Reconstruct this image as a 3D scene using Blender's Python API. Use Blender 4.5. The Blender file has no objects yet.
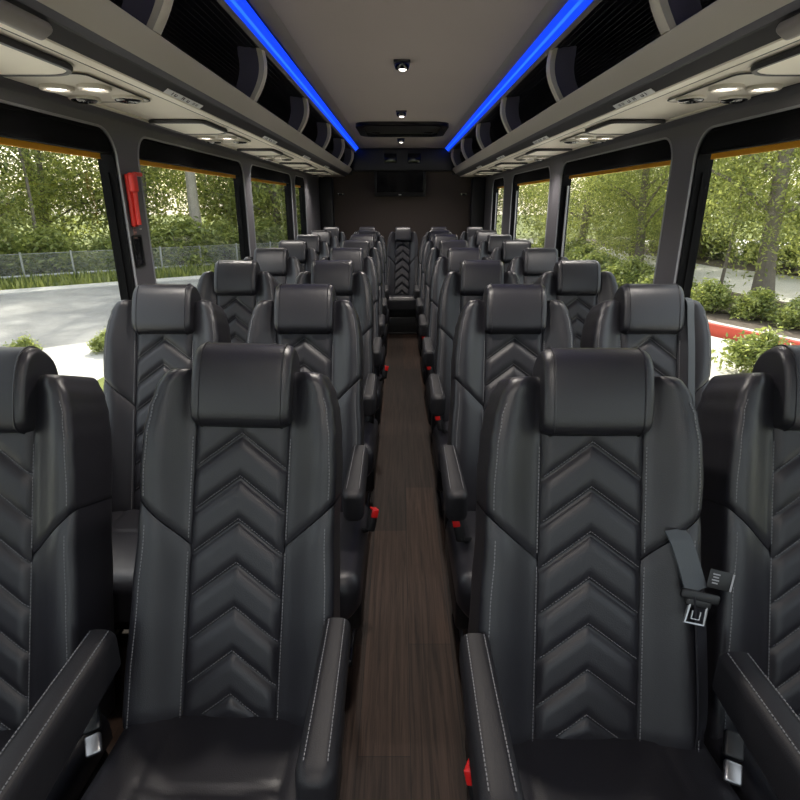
import bpy, bmesh, math, random
from mathutils import Vector, Matrix
R = math.radians
COL = bpy.context.scene.collection
SC = bpy.context.scene
rnd = random.Random(7)

# ------------------------------------------------------------------ materials
def mat(name, col, rough=.5, metal=0, spec=.5, emit=None, es=1.0, bump=0, bscale=200, var=0, vscale=4, coat=0):
    m = bpy.data.materials.new(name); m.use_nodes = True
    nt = m.node_tree; b = nt.nodes['Principled BSDF']
    b.inputs['Base Color'].default_value = (*col, 1)
    b.inputs['Roughness'].default_value = rough
    b.inputs['Metallic'].default_value = metal
    b.inputs['Specular IOR Level'].default_value = spec
    b.inputs['Coat Weight'].default_value = coat
    if emit:
        b.inputs['Emission Color'].default_value = (*emit, 1)
        b.inputs['Emission Strength'].default_value = es
    tc = nt.nodes.new('ShaderNodeTexCoord')
    if bump:
        n = nt.nodes.new('ShaderNodeTexNoise'); n.inputs['Scale'].default_value = bscale; n.inputs['Detail'].default_value = 4
        nt.links.new(tc.outputs['Object'], n.inputs['Vector'])
        bp_ = nt.nodes.new('ShaderNodeBump'); bp_.inputs['Strength'].default_value = bump; bp_.inputs['Distance'].default_value = .002
        nt.links.new(n.outputs['Fac'], bp_.inputs['Height']); nt.links.new(bp_.outputs['Normal'], b.inputs['Normal'])
    if var:
        n = nt.nodes.new('ShaderNodeTexNoise'); n.inputs['Scale'].default_value = vscale; n.inputs['Detail'].default_value = 6
        nt.links.new(tc.outputs['Object'], n.inputs['Vector'])
        mx = nt.nodes.new('ShaderNodeMix'); mx.data_type = 'RGBA'
        mx.inputs[6].default_value = (*[c*(1-var) for c in col], 1); mx.inputs[7].default_value = (*[min(1, c*(1+var)) for c in col], 1)
        nt.links.new(n.outputs['Fac'], mx.inputs[0]); nt.links.new(mx.outputs[2], b.inputs['Base Color'])
    return m

M = {}
M['leather'] = mat('leather', (.0136, .0132, .0172), .40, spec=.62, bump=.25, bscale=420)
M['armleather'] = mat('arm_leather', (.0125, .0120, .0145), .52, spec=.38, bump=.25, bscale=420)
M['rubber'] = mat('rubber', (.004, .004, .0045), .85, spec=.12)
M['quilt'] = mat('quilt_leather', (.0146, .0142, .0184), .45, spec=.55, bump=.25, bscale=420)
M['thread'] = mat('thread', (.18, .18, .19), .7)
M['black'] = mat('black_plastic', (.006, .006, .007), .45)
M['gloss'] = mat('gloss_black', (.004, .004, .005), .08)
M['web'] = mat('belt_web', (.055, .062, .070), .5, bump=.4, bscale=900)
M['steel'] = mat('dull_steel', (.40, .40, .41), .35, metal=1)
M['chrome'] = mat('chrome', (.75, .75, .75), .2, metal=1)
M['red'] = mat('red_plastic', (.55, .012, .012), .35)
M['redhammer'] = mat('hammer_red', (.80, .045, .035), .4)
M['grey'] = mat('lining_grey', (.112, .108, .120), .5, bump=.1, bscale=300, var=.06)
M['lightgrey'] = mat('edge_grey', (.30, .30, .32), .35)
M['beige'] = mat('beige_panel', (.66, .60, .50), .5, var=.04, vscale=2)
M['cream'] = mat('cream_strip', (.82, .76, .64), .4)
M['valance'] = mat('valance_grey', (.036, .033, .035), .5)
M['lip'] = mat('lip_taupe', (.52, .48, .41), .45, var=.04, vscale=2)
M['ceil'] = mat('ceiling_vinyl', (.34, .295, .275), .6, bump=.1, bscale=250, var=.05, vscale=1.5)
M['taupe'] = mat('taupe_cove', (.26, .235, .215), .5)
M['navy'] = mat('divider_navy', (.075, .070, .115), .5)
M['binblack'] = mat('bin_black', (.008, .007, .010), .5)
M['rear'] = mat('rear_wall_brown', (.066, .047, .038), .7, bump=.2, bscale=300, var=.05)
M['soffit'] = mat('soffit_dark', (.012, .011, .012), .5)
M['screen'] = mat('screen_glass', (.003, .003, .004), .12)
M['orange'] = mat('orange_band', (.95, .40, .02), .5, var=.1, vscale=20)
M['led'] = mat('led_blue', (.0, .02, .2), .4, emit=(.004, .055, 1.0), es=1.0)
M['ledcore'] = mat('led_core', (.0, .05, .3), .4, emit=(.02, .15, 1.0), es=1.2)
M['lens'] = mat('lamp_lens', (.9, .88, .8), .3, emit=(1, .93, .86), es=6)
M['white'] = mat('white_label', (.85, .85, .83), .5)
M['ink'] = mat('label_ink', (.03, .03, .04), .5)
M['concrete'] = mat('concrete', (.55, .53, .49), .9, var=.12, vscale=1.2)
M['curbred'] = mat('curb_red', (.62, .09, .055), .7, var=.2, vscale=3)
M['soil'] = mat('soil', (.10, .075, .055), .95, var=.4, vscale=3)
M['bark'] = mat('bark', (.20, .17, .14), .9, bump=.8, bscale=18, var=.35, vscale=5)
M['barkpale'] = mat('bark_pale', (.40, .36, .30), .9, bump=.8, bscale=14, var=.3, vscale=4)
M['galv'] = mat('galvanised', (.45, .45, .43), .45, metal=.6)

def mat_floor():
    m = bpy.data.materials.new('plank_floor'); m.use_nodes = True
    nt = m.node_tree; b = nt.nodes['Principled BSDF']; N = nt.nodes.new; L = nt.links.new
    tc = N('ShaderNodeTexCoord')
    mp = N('ShaderNodeMapping'); mp.inputs['Rotation'].default_value = (0, 0, R(90)); L(tc.outputs['Object'], mp.inputs['Vector'])
    br = N('ShaderNodeTexBrick'); br.offset = .37; br.squash = 1
    br.inputs['Scale'].default_value = 1; br.inputs['Mortar Size'].default_value = .0012
    br.inputs['Brick Width'].default_value = 1.15; br.inputs['Row Height'].default_value = .15
    br.inputs['Color1'].default_value = (.036, .0215, .0155, 1); br.inputs['Color2'].default_value = (.019, .013, .0105, 1)
    br.inputs['Mortar'].default_value = (.012, .009, .008, 1)
    L(mp.outputs['Vector'], br.inputs['Vector'])
    mg = N('ShaderNodeMapping'); mg.inputs['Scale'].default_value = (75, 2.2, 1); L(tc.outputs['Object'], mg.inputs['Vector'])
    g = N('ShaderNodeTexNoise'); g.inputs['Scale'].default_value = 1; g.inputs['Detail'].default_value = 7; g.inputs['Roughness'].default_value = .65
    g.inputs['Distortion'].default_value = .6
    L(mg.outputs['Vector'], g.inputs['Vector'])
    rp = N('ShaderNodeMapRange'); rp.inputs['From Min'].default_value = .3; rp.inputs['From Max'].default_value = .7
    rp.inputs['To Min'].default_value = .35; rp.inputs['To Max'].default_value = 1.8; L(g.outputs['Fac'], rp.inputs['Value'])
    mx = N('ShaderNodeMix'); mx.data_type = 'RGBA'; mx.blend_type = 'MULTIPLY'; mx.inputs[0].default_value = 1
    L(br.outputs['Color'], mx.inputs[6]); L(rp.outputs['Result'], mx.inputs[7]); L(mx.outputs[2], b.inputs['Base Color'])
    b.inputs['Roughness'].default_value = .5; b.inputs['Specular IOR Level'].default_value = .14
    bm_ = N('ShaderNodeBump'); bm_.inputs['Strength'].default_value = .25; bm_.inputs['Distance'].default_value = .002
    L(g.outputs['Fac'], bm_.inputs['Height']); L(bm_.outputs['Normal'], b.inputs['Normal'])
    return m
M['floor'] = mat_floor()

def mat_glass():
    m = bpy.data.materials.new('window_glass'); m.use_nodes = True
    nt = m.node_tree; nt.nodes.clear(); N = nt.nodes.new; L = nt.links.new
    o = N('ShaderNodeOutputMaterial'); mx = N('ShaderNodeMixShader'); t = N('ShaderNodeBsdfTransparent'); g = N('ShaderNodeBsdfGlossy')
    t.inputs['Color'].default_value = (.86, .87, .85, 1); g.inputs['Roughness'].default_value = .02
    lw = N('ShaderNodeLayerWeight'); lw.inputs['Blend'].default_value = .5
    pw = N('ShaderNodeMath'); pw.operation = 'POWER'; pw.inputs[1].default_value = 4; L(lw.outputs['Facing'], pw.inputs[0])
    ml = N('ShaderNodeMath'); ml.operation = 'MULTIPLY_ADD'; ml.inputs[1].default_value = .45; ml.inputs[2].default_value = .02; L(pw.outputs[0], ml.inputs[0])
    L(ml.outputs[0], mx.inputs['Fac']); L(t.outputs['BSDF'], mx.inputs[1]); L(g.outputs['BSDF'], mx.inputs[2]); L(mx.outputs['Shader'], o.inputs['Surface'])
    return m
M['glass'] = mat_glass()

def mat_leaf(name, c1, c2, trans=.45):
    m = bpy.data.materials.new(name); m.use_nodes = True
    nt = m.node_tree; nt.nodes.clear(); N = nt.nodes.new; L = nt.links.new
    o = N('ShaderNodeOutputMaterial'); geo = N('ShaderNodeNewGeometry'); ramp = N('ShaderNodeValToRGB')
    ramp.color_ramp.elements[0].color = (*c1, 1); ramp.color_ramp.elements[1].color = (*c2, 1)
    L(geo.outputs['Random Per Island'], ramp.inputs['Fac'])
    d = N('ShaderNodeBsdfDiffuse'); t = N('ShaderNodeBsdfTranslucent'); g = N('ShaderNodeBsdfGlossy'); g.inputs['Roughness'].default_value = .4
    g.inputs['Color'].default_value = (.5, .5, .5, 1)
    hs = N('ShaderNodeHueSaturation'); hs.inputs['Value'].default_value = 2.0; hs.inputs['Saturation'].default_value = 1.05
    L(ramp.outputs['Color'], d.inputs['Color']); L(ramp.outputs['Color'], hs.inputs['Color']); L(hs.outputs['Color'], t.inputs['Color'])
    a = N('ShaderNodeMixShader'); a.inputs[0].default_value = trans; b = N('ShaderNodeMixShader'); b.inputs[0].default_value = .06
    L(d.outputs[0], a.inputs[1]); L(t.outputs[0], a.inputs[2]); L(a.outputs[0], b.inputs[1]); L(g.outputs[0], b.inputs[2]); L(b.outputs[0], o.inputs['Surface'])
    return m
M['leafA'] = mat_leaf('leaf_olive', (.12, .15, .045), (.40, .42, .13))
M['leafB'] = mat_leaf('leaf_deep', (.09, .12, .04), (.35, .37, .12))
M['leafC'] = mat_leaf('leaf_bush', (.11, .15, .045), (.40, .43, .13), .3)

def mat_ground(name, c1, c2, scale):
    m = bpy.data.materials.new(name); m.use_nodes = True
    nt = m.node_tree; b = nt.nodes['Principled BSDF']; N = nt.nodes.new; L = nt.links.new
    tc = N('ShaderNodeTexCoord'); n = N('ShaderNodeTexNoise'); n.inputs['Scale'].default_value = scale; n.inputs['Detail'].default_value = 10; n.inputs['Roughness'].default_value = .7
    r = N('ShaderNodeValToRGB'); r.color_ramp.elements[0].position = .35; r.color_ramp.elements[1].position = .65
    r.color_ramp.elements[0].color = (*c1, 1); r.color_ramp.elements[1].color = (*c2, 1)
    L(tc.outputs['Object'], n.inputs['Vector']); L(n.outputs['Fac'], r.inputs['Fac']); L(r.outputs['Color'], b.inputs['Base Color'])
    b.inputs['Roughness'].default_value = .95; b.inputs['Specular IOR Level'].default_value = .2
    return m
M['lawn'] = mat_ground('lawn_green', (.09, .12, .03), (.20, .22, .06), 3)
M['asphalt'] = mat_ground('asphalt', (.24, .235, .225), (.34, .335, .32), 1.3)

def mat_chain():
    m = bpy.data.materials.new('chain_link'); m.use_nodes = True
    nt = m.node_tree; nt.nodes.clear(); N = nt.nodes.new; L = nt.links.new
    o = N('ShaderNodeOutputMaterial'); mx = N('ShaderNodeMixShader'); t = N('ShaderNodeBsdfTransparent'); d = N('ShaderNodeBsdfDiffuse')
    d.inputs['Color'].default_value = (.45, .45, .42, 1)
    tc = N('ShaderNodeTexCoord'); mp = N('ShaderNodeMapping'); mp.inputs['Rotation'].default_value = (0, R(45), 0); mp.inputs['Scale'].default_value = (18, 18, 18)
    br = N('ShaderNodeTexChecker'); br.inputs['Scale'].default_value = 1
    w = N('ShaderNodeTexWave'); w.inputs['Scale'].default_value = 1.0; w2 = N('ShaderNodeTexWave'); w2.bands_direction = 'Z'; w2.inputs['Scale'].default_value = 1.0
    L(tc.outputs['Object'], mp.inputs['Vector']); L(mp.outputs['Vector'], w.inputs['Vector']); L(mp.outputs['Vector'], w2.inputs['Vector'])
    a = N('ShaderNodeMath'); a.operation = 'MAXIMUM'; L(w.outputs['Fac'], a.inputs[0]); L(w2.outputs['Fac'], a.inputs[1])
    g = N('ShaderNodeMath'); g.operation = 'GREATER_THAN'; g.inputs[1].default_value = .985; L(a.outputs[0], g.inputs[0])
    L(g.outputs[0], mx.inputs[0]); L(t.outputs[0], mx.inputs[1]); L(d.outputs[0], mx.inputs[2]); L(mx.outputs[0], o.inputs['Surface'])
    return m
M['chain'] = mat_chain()

# ------------------------------------------------------------------ mesh helpers
class MB:
    def __init__(s): s.v = []; s.f = []
    def add(s, verts, faces):
        o = len(s.v); s.v += [tuple(p) for p in verts]; s.f += [tuple(i+o for i in f) for f in faces]
    def box(s, c, d, rot=None):
        x, y, z = [k/2 for k in d]; P = [Vector((a*x, b*y, e*z)) for a in (-1, 1) for b in (-1, 1) for e in (-1, 1)]
        if rot is not None: P = [rot @ p for p in P]
        c = Vector(c)
        s.add([p+c for p in P], [(0,1,3,2),(4,6,7,5),(0,4,5,1),(2,3,7,6),(0,2,6,4),(1,5,7,3)])
    def rbox(s, c, d, r=.01, rot=None, seg=3):
        bm = bmesh.new(); bmesh.ops.create_cube(bm, size=1)
        for v in bm.verts: v.co = Vector((v.co.x*d[0], v.co.y*d[1], v.co.z*d[2]))
        bmesh.ops.bevel(bm, geom=bm.edges[:], offset=min(r, min(d)*.49), segments=seg, affect='EDGES', profile=.5)
        bm.verts.index_update(); c = Vector(c)
        V = [(rot @ v.co if rot is not None else v.co)+c for v in bm.verts]
        s.add(V, [[v.index for v in f.verts] for f in bm.faces]); bm.free()
    def sweep(s, rings, cap=True, closed=True):
        n = len(rings[0]); V = [p for r in rings for p in r]; F = []
        for i in range(len(rings)-1):
            for j in range(n if closed else n-1):
                k = (j+1) % n; F.append((i*n+j, i*n+k, (i+1)*n+k, (i+1)*n+j))
        if cap and closed:
            F.append(tuple(reversed(range(n)))); F.append(tuple((len(rings)-1)*n+j for j in range(n)))
        s.add(V, F)
    def tube(s, pts, r, n=8, cap=True):
        pts = [Vector(p) for p in pts]; rings = []; u = None
        for i, p in enumerate(pts):
            t = (pts[min(i+1, len(pts)-1)]-pts[max(i-1, 0)]).normalized()
            if u is None: u = t.orthogonal().normalized()
            u = (u-t*u.dot(t)).normalized(); w = t.cross(u)
            rr = r[i] if isinstance(r, (list, tuple)) else r
            rings.append([p+(u*math.cos(a)+w*math.sin(a))*rr for a in [2*math.pi*k/n for k in range(n)]])
        s.sweep(rings, cap)
    def lathe(s, prof, c, n=24, axis=None):
        c = Vector(c); rings = []
        for (rr, h) in prof:
            ring = [Vector((rr*math.cos(2*math.pi*k/n), rr*math.sin(2*math.pi*k/n), h)) for k in range(n)]
            if axis is not None: ring = [axis @ p for p in ring]
            rings.append([p+c for p in ring])
        s.sweep(rings)
    def prism(s, poly, fn, a, b):
        s.sweep([[fn(p, a) for p in poly], [fn(p, b) for p in poly]])
    def mesh(s, name, m, smooth=35, extra=None):
        me = bpy.data.meshes.new(name); nf = len(s.f)
        if extra: s.add(extra[0].v, extra[0].f)
        me.from_pydata(s.v, [], s.f)
        bm = bmesh.new(); bm.from_mesh(me); bmesh.ops.recalc_face_normals(bm, faces=bm.faces[:]); bm.to_mesh(me); bm.free()
        if extra:
            me.materials.append(m); me.materials.append(extra[1])
            me.polygons.foreach_set('material_index', [0]*nf+[1]*(len(s.f)-nf))
            if smooth: me.shade_smooth(); me.set_sharp_from_angle(angle=R(smooth))
            else: me.shade_smooth()
            return me
        if smooth:
            me.shade_smooth(); me.set_sharp_from_angle(angle=R(smooth))
        me.materials.append(m); return me
    def build(s, name, m, parent=None, smooth=35, loc=None):
        return link(name, s.mesh(name, m, smooth), parent, loc)

def link(name, me, parent=None, loc=None):
    o = bpy.data.objects.new(name, me); COL.objects.link(o)
    if parent: o.parent = parent
    if loc: o.location = loc
    return o
def tag(o, label=None, cat=None, group=None, kind=None):
    if label: o['label'] = label
    if cat: o['category'] = cat
    if group: o['group'] = group
    if kind: o['kind'] = kind
    return o
def empty(name, loc, rz=0, label=None, cat=None, group=None, kind=None):
    o = bpy.data.objects.new(name, None); COL.objects.link(o); o.location = loc; o.rotation_euler.z = rz
    o.empty_display_size = .05
    return tag(o, label, cat, group, kind)
def rrect(x0, x1, y0, y1, r, n=5):
    """rounded rectangle; r = radii for corners (x0y0, x1y0, x1y1, x0y1)"""
    if not isinstance(r, (list, tuple)): r = [r]*4
    P = []
    for (cx, cy, a0, rr) in ((x0+r[0], y0+r[0], 180, r[0]), (x1-r[1], y0+r[1], 270, r[1]), (x1-r[2], y1-r[2], 0, r[2]), (x0+r[3], y1-r[3], 90, r[3])):
        for k in range(n+1):
            a = R(a0+90*k/n); P.append((cx+rr*math.cos(a), cy+rr*math.sin(a)))
    return P
def plate_holes(outer, holes, fn, t0, t1):
    """flat plate with holes; fn(p2, t) -> 3D"""
    bm = bmesh.new(); edges = []
    for loop in [outer]+holes:
        vs = [bm.verts.new(fn(p, t0)) for p in loop]
        for i in range(len(vs)): edges.append(bm.edges.new((vs[i], vs[(i+1) % len(vs)])))
    bmesh.ops.triangle_fill(bm, use_beauty=True, use_dissolve=False, edges=edges)
    ret = bmesh.ops.extrude_face_region(bm, geom=bm.faces[:])
    off = Vector(fn((0, 0), t1))-Vector(fn((0, 0), t0))
    for e in ret['geom']:
        if isinstance(e, bmesh.types.BMVert): e.co += off
    bmesh.ops.recalc_face_normals(bm, faces=bm.faces[:])
    bm.verts.index_update(); mb = MB(); mb.add([v.co.copy() for v in bm.verts], [[v.index for v in f.verts] for f in bm.faces]); bm.free()
    return mb
def catmull(P, n=6, closed=True):
    out = []; N = len(P)
    for i in range(N if closed else N-1):
        p = [Vector(P[(i+k-1) % N] if closed else P[min(max(i+k-1, 0), N-1)]) for k in range(4)]
        for k in range(n):
            t = k/n
            out.append(.5*((2*p[1])+(-p[0]+p[2])*t+(2*p[0]-5*p[1]+4*p[2]-p[3])*t*t+(-p[0]+3*p[1]-3*p[2]+p[3])*t**3))
    if not closed: out.append(Vector(P[-1]))
    return out
def smooth01(t): t = min(1, max(0, t)); return t*t*(3-2*t)

# ------------------------------------------------------------------ camera
TH = math.atan(198/560)
CX = -.030
cam = bpy.data.cameras.new('camera'); cam.lens = 560/800*36; cam.sensor_width = 36; cam.clip_start = .02; cam.clip_end = 500
co = bpy.data.objects.new('camera', cam); COL.objects.link(co)
co.location = (CX, 0, 1.47); co.rotation_euler = (math.pi/2-TH, 0, 0); SC.camera = co

# ------------------------------------------------------------------ SEATS
PH = R(19.5)
def bp(x, s, d):
    return Vector((x*.95+.022*(s-.45), s*math.sin(PH)-d*math.cos(PH), .369+s*math.cos(PH)+d*math.sin(PH)))

CH_S = [.643, .548, .453, .356, .258, .160, .064]
SL = .72
PX = .110
def quilt_h(x, s):
    q = s+SL*abs(x)
    ds = [abs(q-c) for c in CH_S]
    dd = min(ds)
    k = ds.index(dd)
    lim = .068 if k == 6 else .2
    if abs(x) > lim: dd = max(dd, min(.04, (abs(x)-lim)*1.5))
    e = PX-abs(x)
    h = .011*(1-(1-min(dd, .034)/.034)**2)-.0035*math.exp(-(dd/.0035)**2)
    w = 1-(1-min(max(e, 0), .02)/.02)**2
    return (h*(.25+.75*w)-.004*(1-w))*smooth01(s/.045)
def chev_pts(k, off=0):
    lim = .068 if k == 6 else PX-.004
    P = [(-lim+2*lim*i/20) for i in range(21)]
    return [(x, CH_S[k]+off-SL*abs(x)) for x in P]

def make_panel(st):
    mb = MB(); xs = []
    nx = 26
    xs = [-PX+2*PX*i/nx for i in range(nx+1)]
    qs = []; q = 0.0
    while q < .80: qs.append(q); q += .0052
    V = []; F = []
    for q in qs:
        for x in xs:
            s = min(max(q-SL*abs(x), .0), .70)
            V.append(bp(x, s, quilt_h(x, s)))
    n = nx+1
    for i in range(len(qs)-1):
        for j in range(nx):
            a = (i*n+j, i*n+j+1, (i+1)*n+j+1, (i+1)*n+j)
            if (V[a[0]]-V[a[3]]).length < 1e-6 and (V[a[1]]-V[a[2]]).length < 1e-6: continue
            F.append(a)
    mb.add(V, F)
    return mb.mesh('quilted_panel', M['quilt'], 0, (stitch_panel(), M['thread']) if st else None)

def shape_xo(s):          # outer half width of the seat back against height on the back
    pts = [(-.02, .248), (.10, .246), (.30, .237), (.42, .230), (.49, .229), (.55, .230), (.64, .225), (.70, .217), (.74, .206), (.775, .190), (.80, .180)]
    for (a, b), (c, d) in zip(pts, pts[1:]):
        if a <= s <= c: return b+(d-b)*smooth01((s-a)/(c-a))
    return pts[0][1] if s < 0 else pts[-1][1]
DB = -.150
XI = .108
def sect(xo, d_in, d_out, inset=0, back=DB, rf=.032):
    P = [(XI, back)]
    # inner front corner
    m = 14
    r1 = .010
    for k in range(5):
        a = R(180-90*k/4); P.append((XI+r1+r1*math.cos(a), d_in-inset-r1+r1*math.sin(a)))
    for k in range(1, m):
        u = k/m; x = XI+r1+(xo-rf-XI-r1)*u
        P.append((x, d_in-inset+(d_out-d_in)*smooth01(u)+.006*math.sin(math.pi*u)))
    for k in range(7):
        a = R(90-90*k/6); P.append((xo-rf+rf*math.cos(a), d_out-inset-rf+rf*math.sin(a)))
    for k in range(1, 5): P.append((xo-.004*0, (d_out-inset-rf)+(back+.03-(d_out-inset-rf))*k/5))
    for k in range(5):
        a = R(0-90*k/4); P.append((xo-.03+.03*math.cos(a), back+.03+.03*math.sin(a)))
    return P
def diag(x): return .395+.095*min(1.15, max(0, (x-XI)/(.215-XI)))
def make_wing(sg, st):
    mb = MB(); rings = []
    stop = .788; r = .030
    S = []
    nS = 22
    for k in range(5):
        a = R(90*k/4); S.append((0, .006*(1-math.sin(a)), .0 + .006*(1-math.cos(a))))   # lower tuck
    lev = [(u, 0) for u in [i/nS for i in range(nS+1)]]
    for (u, _) in lev:
        ins = .006*(1-min(1, u/.05))**2
        ring = []
        smid = .49+(stop-r-.49)*u
        d_in = .004; d_out = .034+.006*smooth01(u*2)-.008*smooth01((u-.55)/.45)
        for (x, d) in sect(shape_xo(smid), d_in, d_out, ins, rf=.020):
            s0 = diag(x); s = s0+(stop-r-s0)*u
            ring.append(bp(sg*x, s, d))
        rings.append(ring)
    for k in range(1, 8):
        a = R(90*k/7); s = stop-r+r*math.sin(a); ins = r*(1-math.cos(a))*.8
        ring = []
        for (x, d) in sect(shape_xo(s)-.016*(1-math.cos(a)), .004, .032, ins, rf=.020): ring.append(bp(sg*x, s, d))
        rings.append(ring)
    mb.sweep(rings)
    return mb.mesh('shoulder_bolster', M['leather'], 50, (stitch_bolster(sg, 0), M['thread']) if st else None)
def make_lower(sg, st):
    mb = MB(); rings = []; n = 18
    for i in range(n+1):
        u = i/n; ins = .005*(1-min(1, (1-u)/.05))**2+.008*(1-min(1, u/.06))**2
        ring = []; smid = -.005+.495*u
        for (x, d) in sect(shape_xo(smid), .004, .030+.003*u, ins, rf=.020):
            s = -.005+(diag(x)-.003+.005)*u
            ring.append(bp(sg*x, s, d))
        rings.append(ring)
    mb.sweep(rings)
    return mb.mesh('side_bolster', M['leather'], 50, (stitch_bolster(sg, 1), M['thread']) if st else None)
def make_shell():
    mb = MB(); rings = []
    for (s, i) in ((-.03, .03), (-.015, .008), (0, 0), (.3, 0), (.6, 0), (.70, 0), (.735, .012), (.752, .04)):
        rings.append([bp(x, s, d) for (x, d) in rrect(-.20+i, .20-i, -.16+i*.4, -.012-i*.5, .03)])
    mb.sweep(rings)
    return mb.mesh('backrest_shell', M['black'])
HP = catmull([(.010, .662), (.040, .676), (.047, .720), (.046, .775), (.036, .822), (.008, .846), (-.032, .846), (-.072, .822), (-.092, .775), (-.085, .720), (-.055, .690), (-.02, .666)], 4)
HC = Vector((-.015, .755))
def head_ring(x, k):
    return [bp(x, HC.y+(p.y-HC.y)*k, HC.x+(p.x-HC.x)*k) for p in HP]
def make_head():
    mb = MB(); rings = []; W = .115; r = .027
    for k in range(7):
        a = R(90*k/6); rings.append(head_ring(-W+r*(1-math.cos(a)), .82+.18*math.sin(a)))
    rings += [head_ring(x, 1+.006*math.cos(x/W*1.4)) for x in (-.08, -.04, 0, .04, .08)]
    for k in range(7):
        a = R(90-90*k/6); rings.append(head_ring(W-r*(1-math.cos(a)), .82+.18*math.sin(a)))
    mb.sweep(rings)
    return mb.mesh('headrest', M['leather'], 60)
def make_head_piping(x):
    mb = MB()
    if 1:
        pts = [bp(x, HC.y+(p.y-HC.y)*1.003, HC.x+(p.x-HC.x)*1.003) for p in HP]; pts.append(pts[0]); mb.tube(pts, .0022, 5, False)
    return mb.mesh('piping', M['leather'])
def make_cushion():
    mb = MB(); rings = []
    def sec(y, zt, zb, hw, ins):
        P = []; n = 44; hw -= ins
        r = .045
        for k in range(6):
            a = R(180-90*k/5); P.append((-hw+r+r*math.cos(a), zt-ins-r+r*math.sin(a)))
        for k in range(1, n):
            x = -hw+r+(2*hw-2*r)*k/n
            g = -.007*math.exp(-((abs(x)-.142)/.005)**2)
            cr = -.007*math.exp(-((y+.165+.018*(1-(x/.142)**2))/.006)**2) if abs(x) < .142 else 0
            P.append((x, zt-ins+g+cr))
        for k in range(6):
            a = R(90-90*k/5); P.append((hw-r+r*math.cos(a), zt-ins-r+r*math.sin(a)))
        P += [(hw, zb+.03), (hw-.02, zb), (-hw+.02, zb), (-hw, zb+.03)]
        return [Vector((x, y, z)) for (x, z) in P]
    ys = [.06-.012*i for i in range(0, 42)]
    for y in ys:
        u = (.06-y)/.5
        rings.append(sec(y, .385+.055*smooth01(u), .27+.03*u, .247, .0))
    for k in range(1, 8):
        a = R(90*k/7); rings.append(sec(ys[-1]-.055*math.sin(a), .44, .30, .247, .05*(1-math.cos(a))))
    mb.sweep(rings)
    return mb.mesh('seat_cushion', M['leather'], 60)
def make_base():
    mb = MB()
    mb.rbox((0, -.17, .235), (.485, .44, .12), .02)
    for x in (-.17, .17):
        mb.rbox((x, -.16, .115), (.05, .30, .20), .012)
        mb.rbox((x, -.16, .018), (.07, .40, .028), .008)
    return mb.mesh('seat_base', M['black'])
def make_arm(w, h, L, zt, st):
    mb = MB(); rings = []; r = .022; zc = -h/2
    n = 14
    for i in range(n+1):
        u = i/n; y = .05-L*u
        k = 0
        rings.append([Vector((x, y, zt+z-.012*u*0)) for (x, z) in rrect(-w/2*(1-.14*(1-u)), w/2*(1-.14*(1-u)), -h*(.86+.14*u), 0, r)])
    for i in range(1, 7):
        a = R(90*i/6); ins = .035*(1-math.cos(a)); y = .05-L-.035*math.sin(a)
        rings.append([Vector((x*(1-ins/.05), y, zt+zc+(z-zc)*(1-ins/h*1.0))) for (x, z) in rrect(-w/2, w/2, -h, 0, r)])
    mb.sweep(rings)
    return mb.mesh('armrest', M['armleather'], 50, (stitch_arm(w, L, zt), M['thread']) if st else None)
def dashes(mb, pts, nrm, pitch=.0078, ln=.005, w=.0014):
    pts = [Vector(p) for p in pts]; acc = 0
    for a, b in zip(pts, pts[1:]):
        d = b-a; L = d.length
        if L < 1e-6: continue
        t = d/L; pos = -acc
        while pos+pitch <= L+1e-6:
            pos += pitch
            c = a+t*pos; side = t.cross(nrm).normalized()*w; up = nrm*.0012
            e = t*ln/2
            V = [c-e-side*.6, c-e+side*.6, c+e+side*.6, c+e-side*.6]
            mb.add([v+up for v in V]+[v-up*.4 for v in V], [(0,1,2,3),(0,4,5,1),(1,5,6,2),(2,6,7,3),(3,7,4,0)])
        acc = L-pos
NB = Vector((0, -math.cos(PH), math.sin(PH)))
def stitch_panel():
    mb = MB()
    for k in range(7):
        for off in (.0065,):
            P = [bp(x, s, quilt_h(x, s)+.0006) for (x, s) in chev_pts(k, off) if s > .004]
            dashes(mb, P, NB, .0070, .0046, .0011)
    return mb
def stitch_bolster(sg, lower):
    mb = MB()
    if lower:
        S = [.0+.41*i/20 for i in range(20)]
        dashes(mb, [bp(sg*(XI+.007), s, .0065) for s in S if s < .395], NB)
        S = [.0+.475*i/20 for i in range(20)]
        dashes(mb, [bp(sg*(shape_xo(s)-.0205), s, .0318) for s in S], NB)
    else:
        S = [.41+(.70-.41)*i/20 for i in range(21)]
        dashes(mb, [bp(sg*(XI+.007), s, .0068) for s in S if s < .655], NB)
        S = [.505+(.73-.505)*i/20 for i in range(21)]
        P = []
        for s in S:
            u = (s-.49)/(.758-.49); do = .034+.006*smooth01(u*2)-.008*smooth01((u-.55)/.45)
            xo = shape_xo(s); P.append(bp(sg*(xo-.0155), s, do-.0005))
        dashes(mb, P, (NB+Vector((sg*.5, 0, 0))).normalized())
    return mb
def stitch_arm(w, L, zt):
    mb = MB()
    for x in (-w/2+.014, w/2-.014):
        dashes(mb, [(x*(1-.14*(1-u)), .05-L*u, zt+.0004) for u in (0, .5, 1)], Vector((0, 0, 1)))
    return mb

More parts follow.
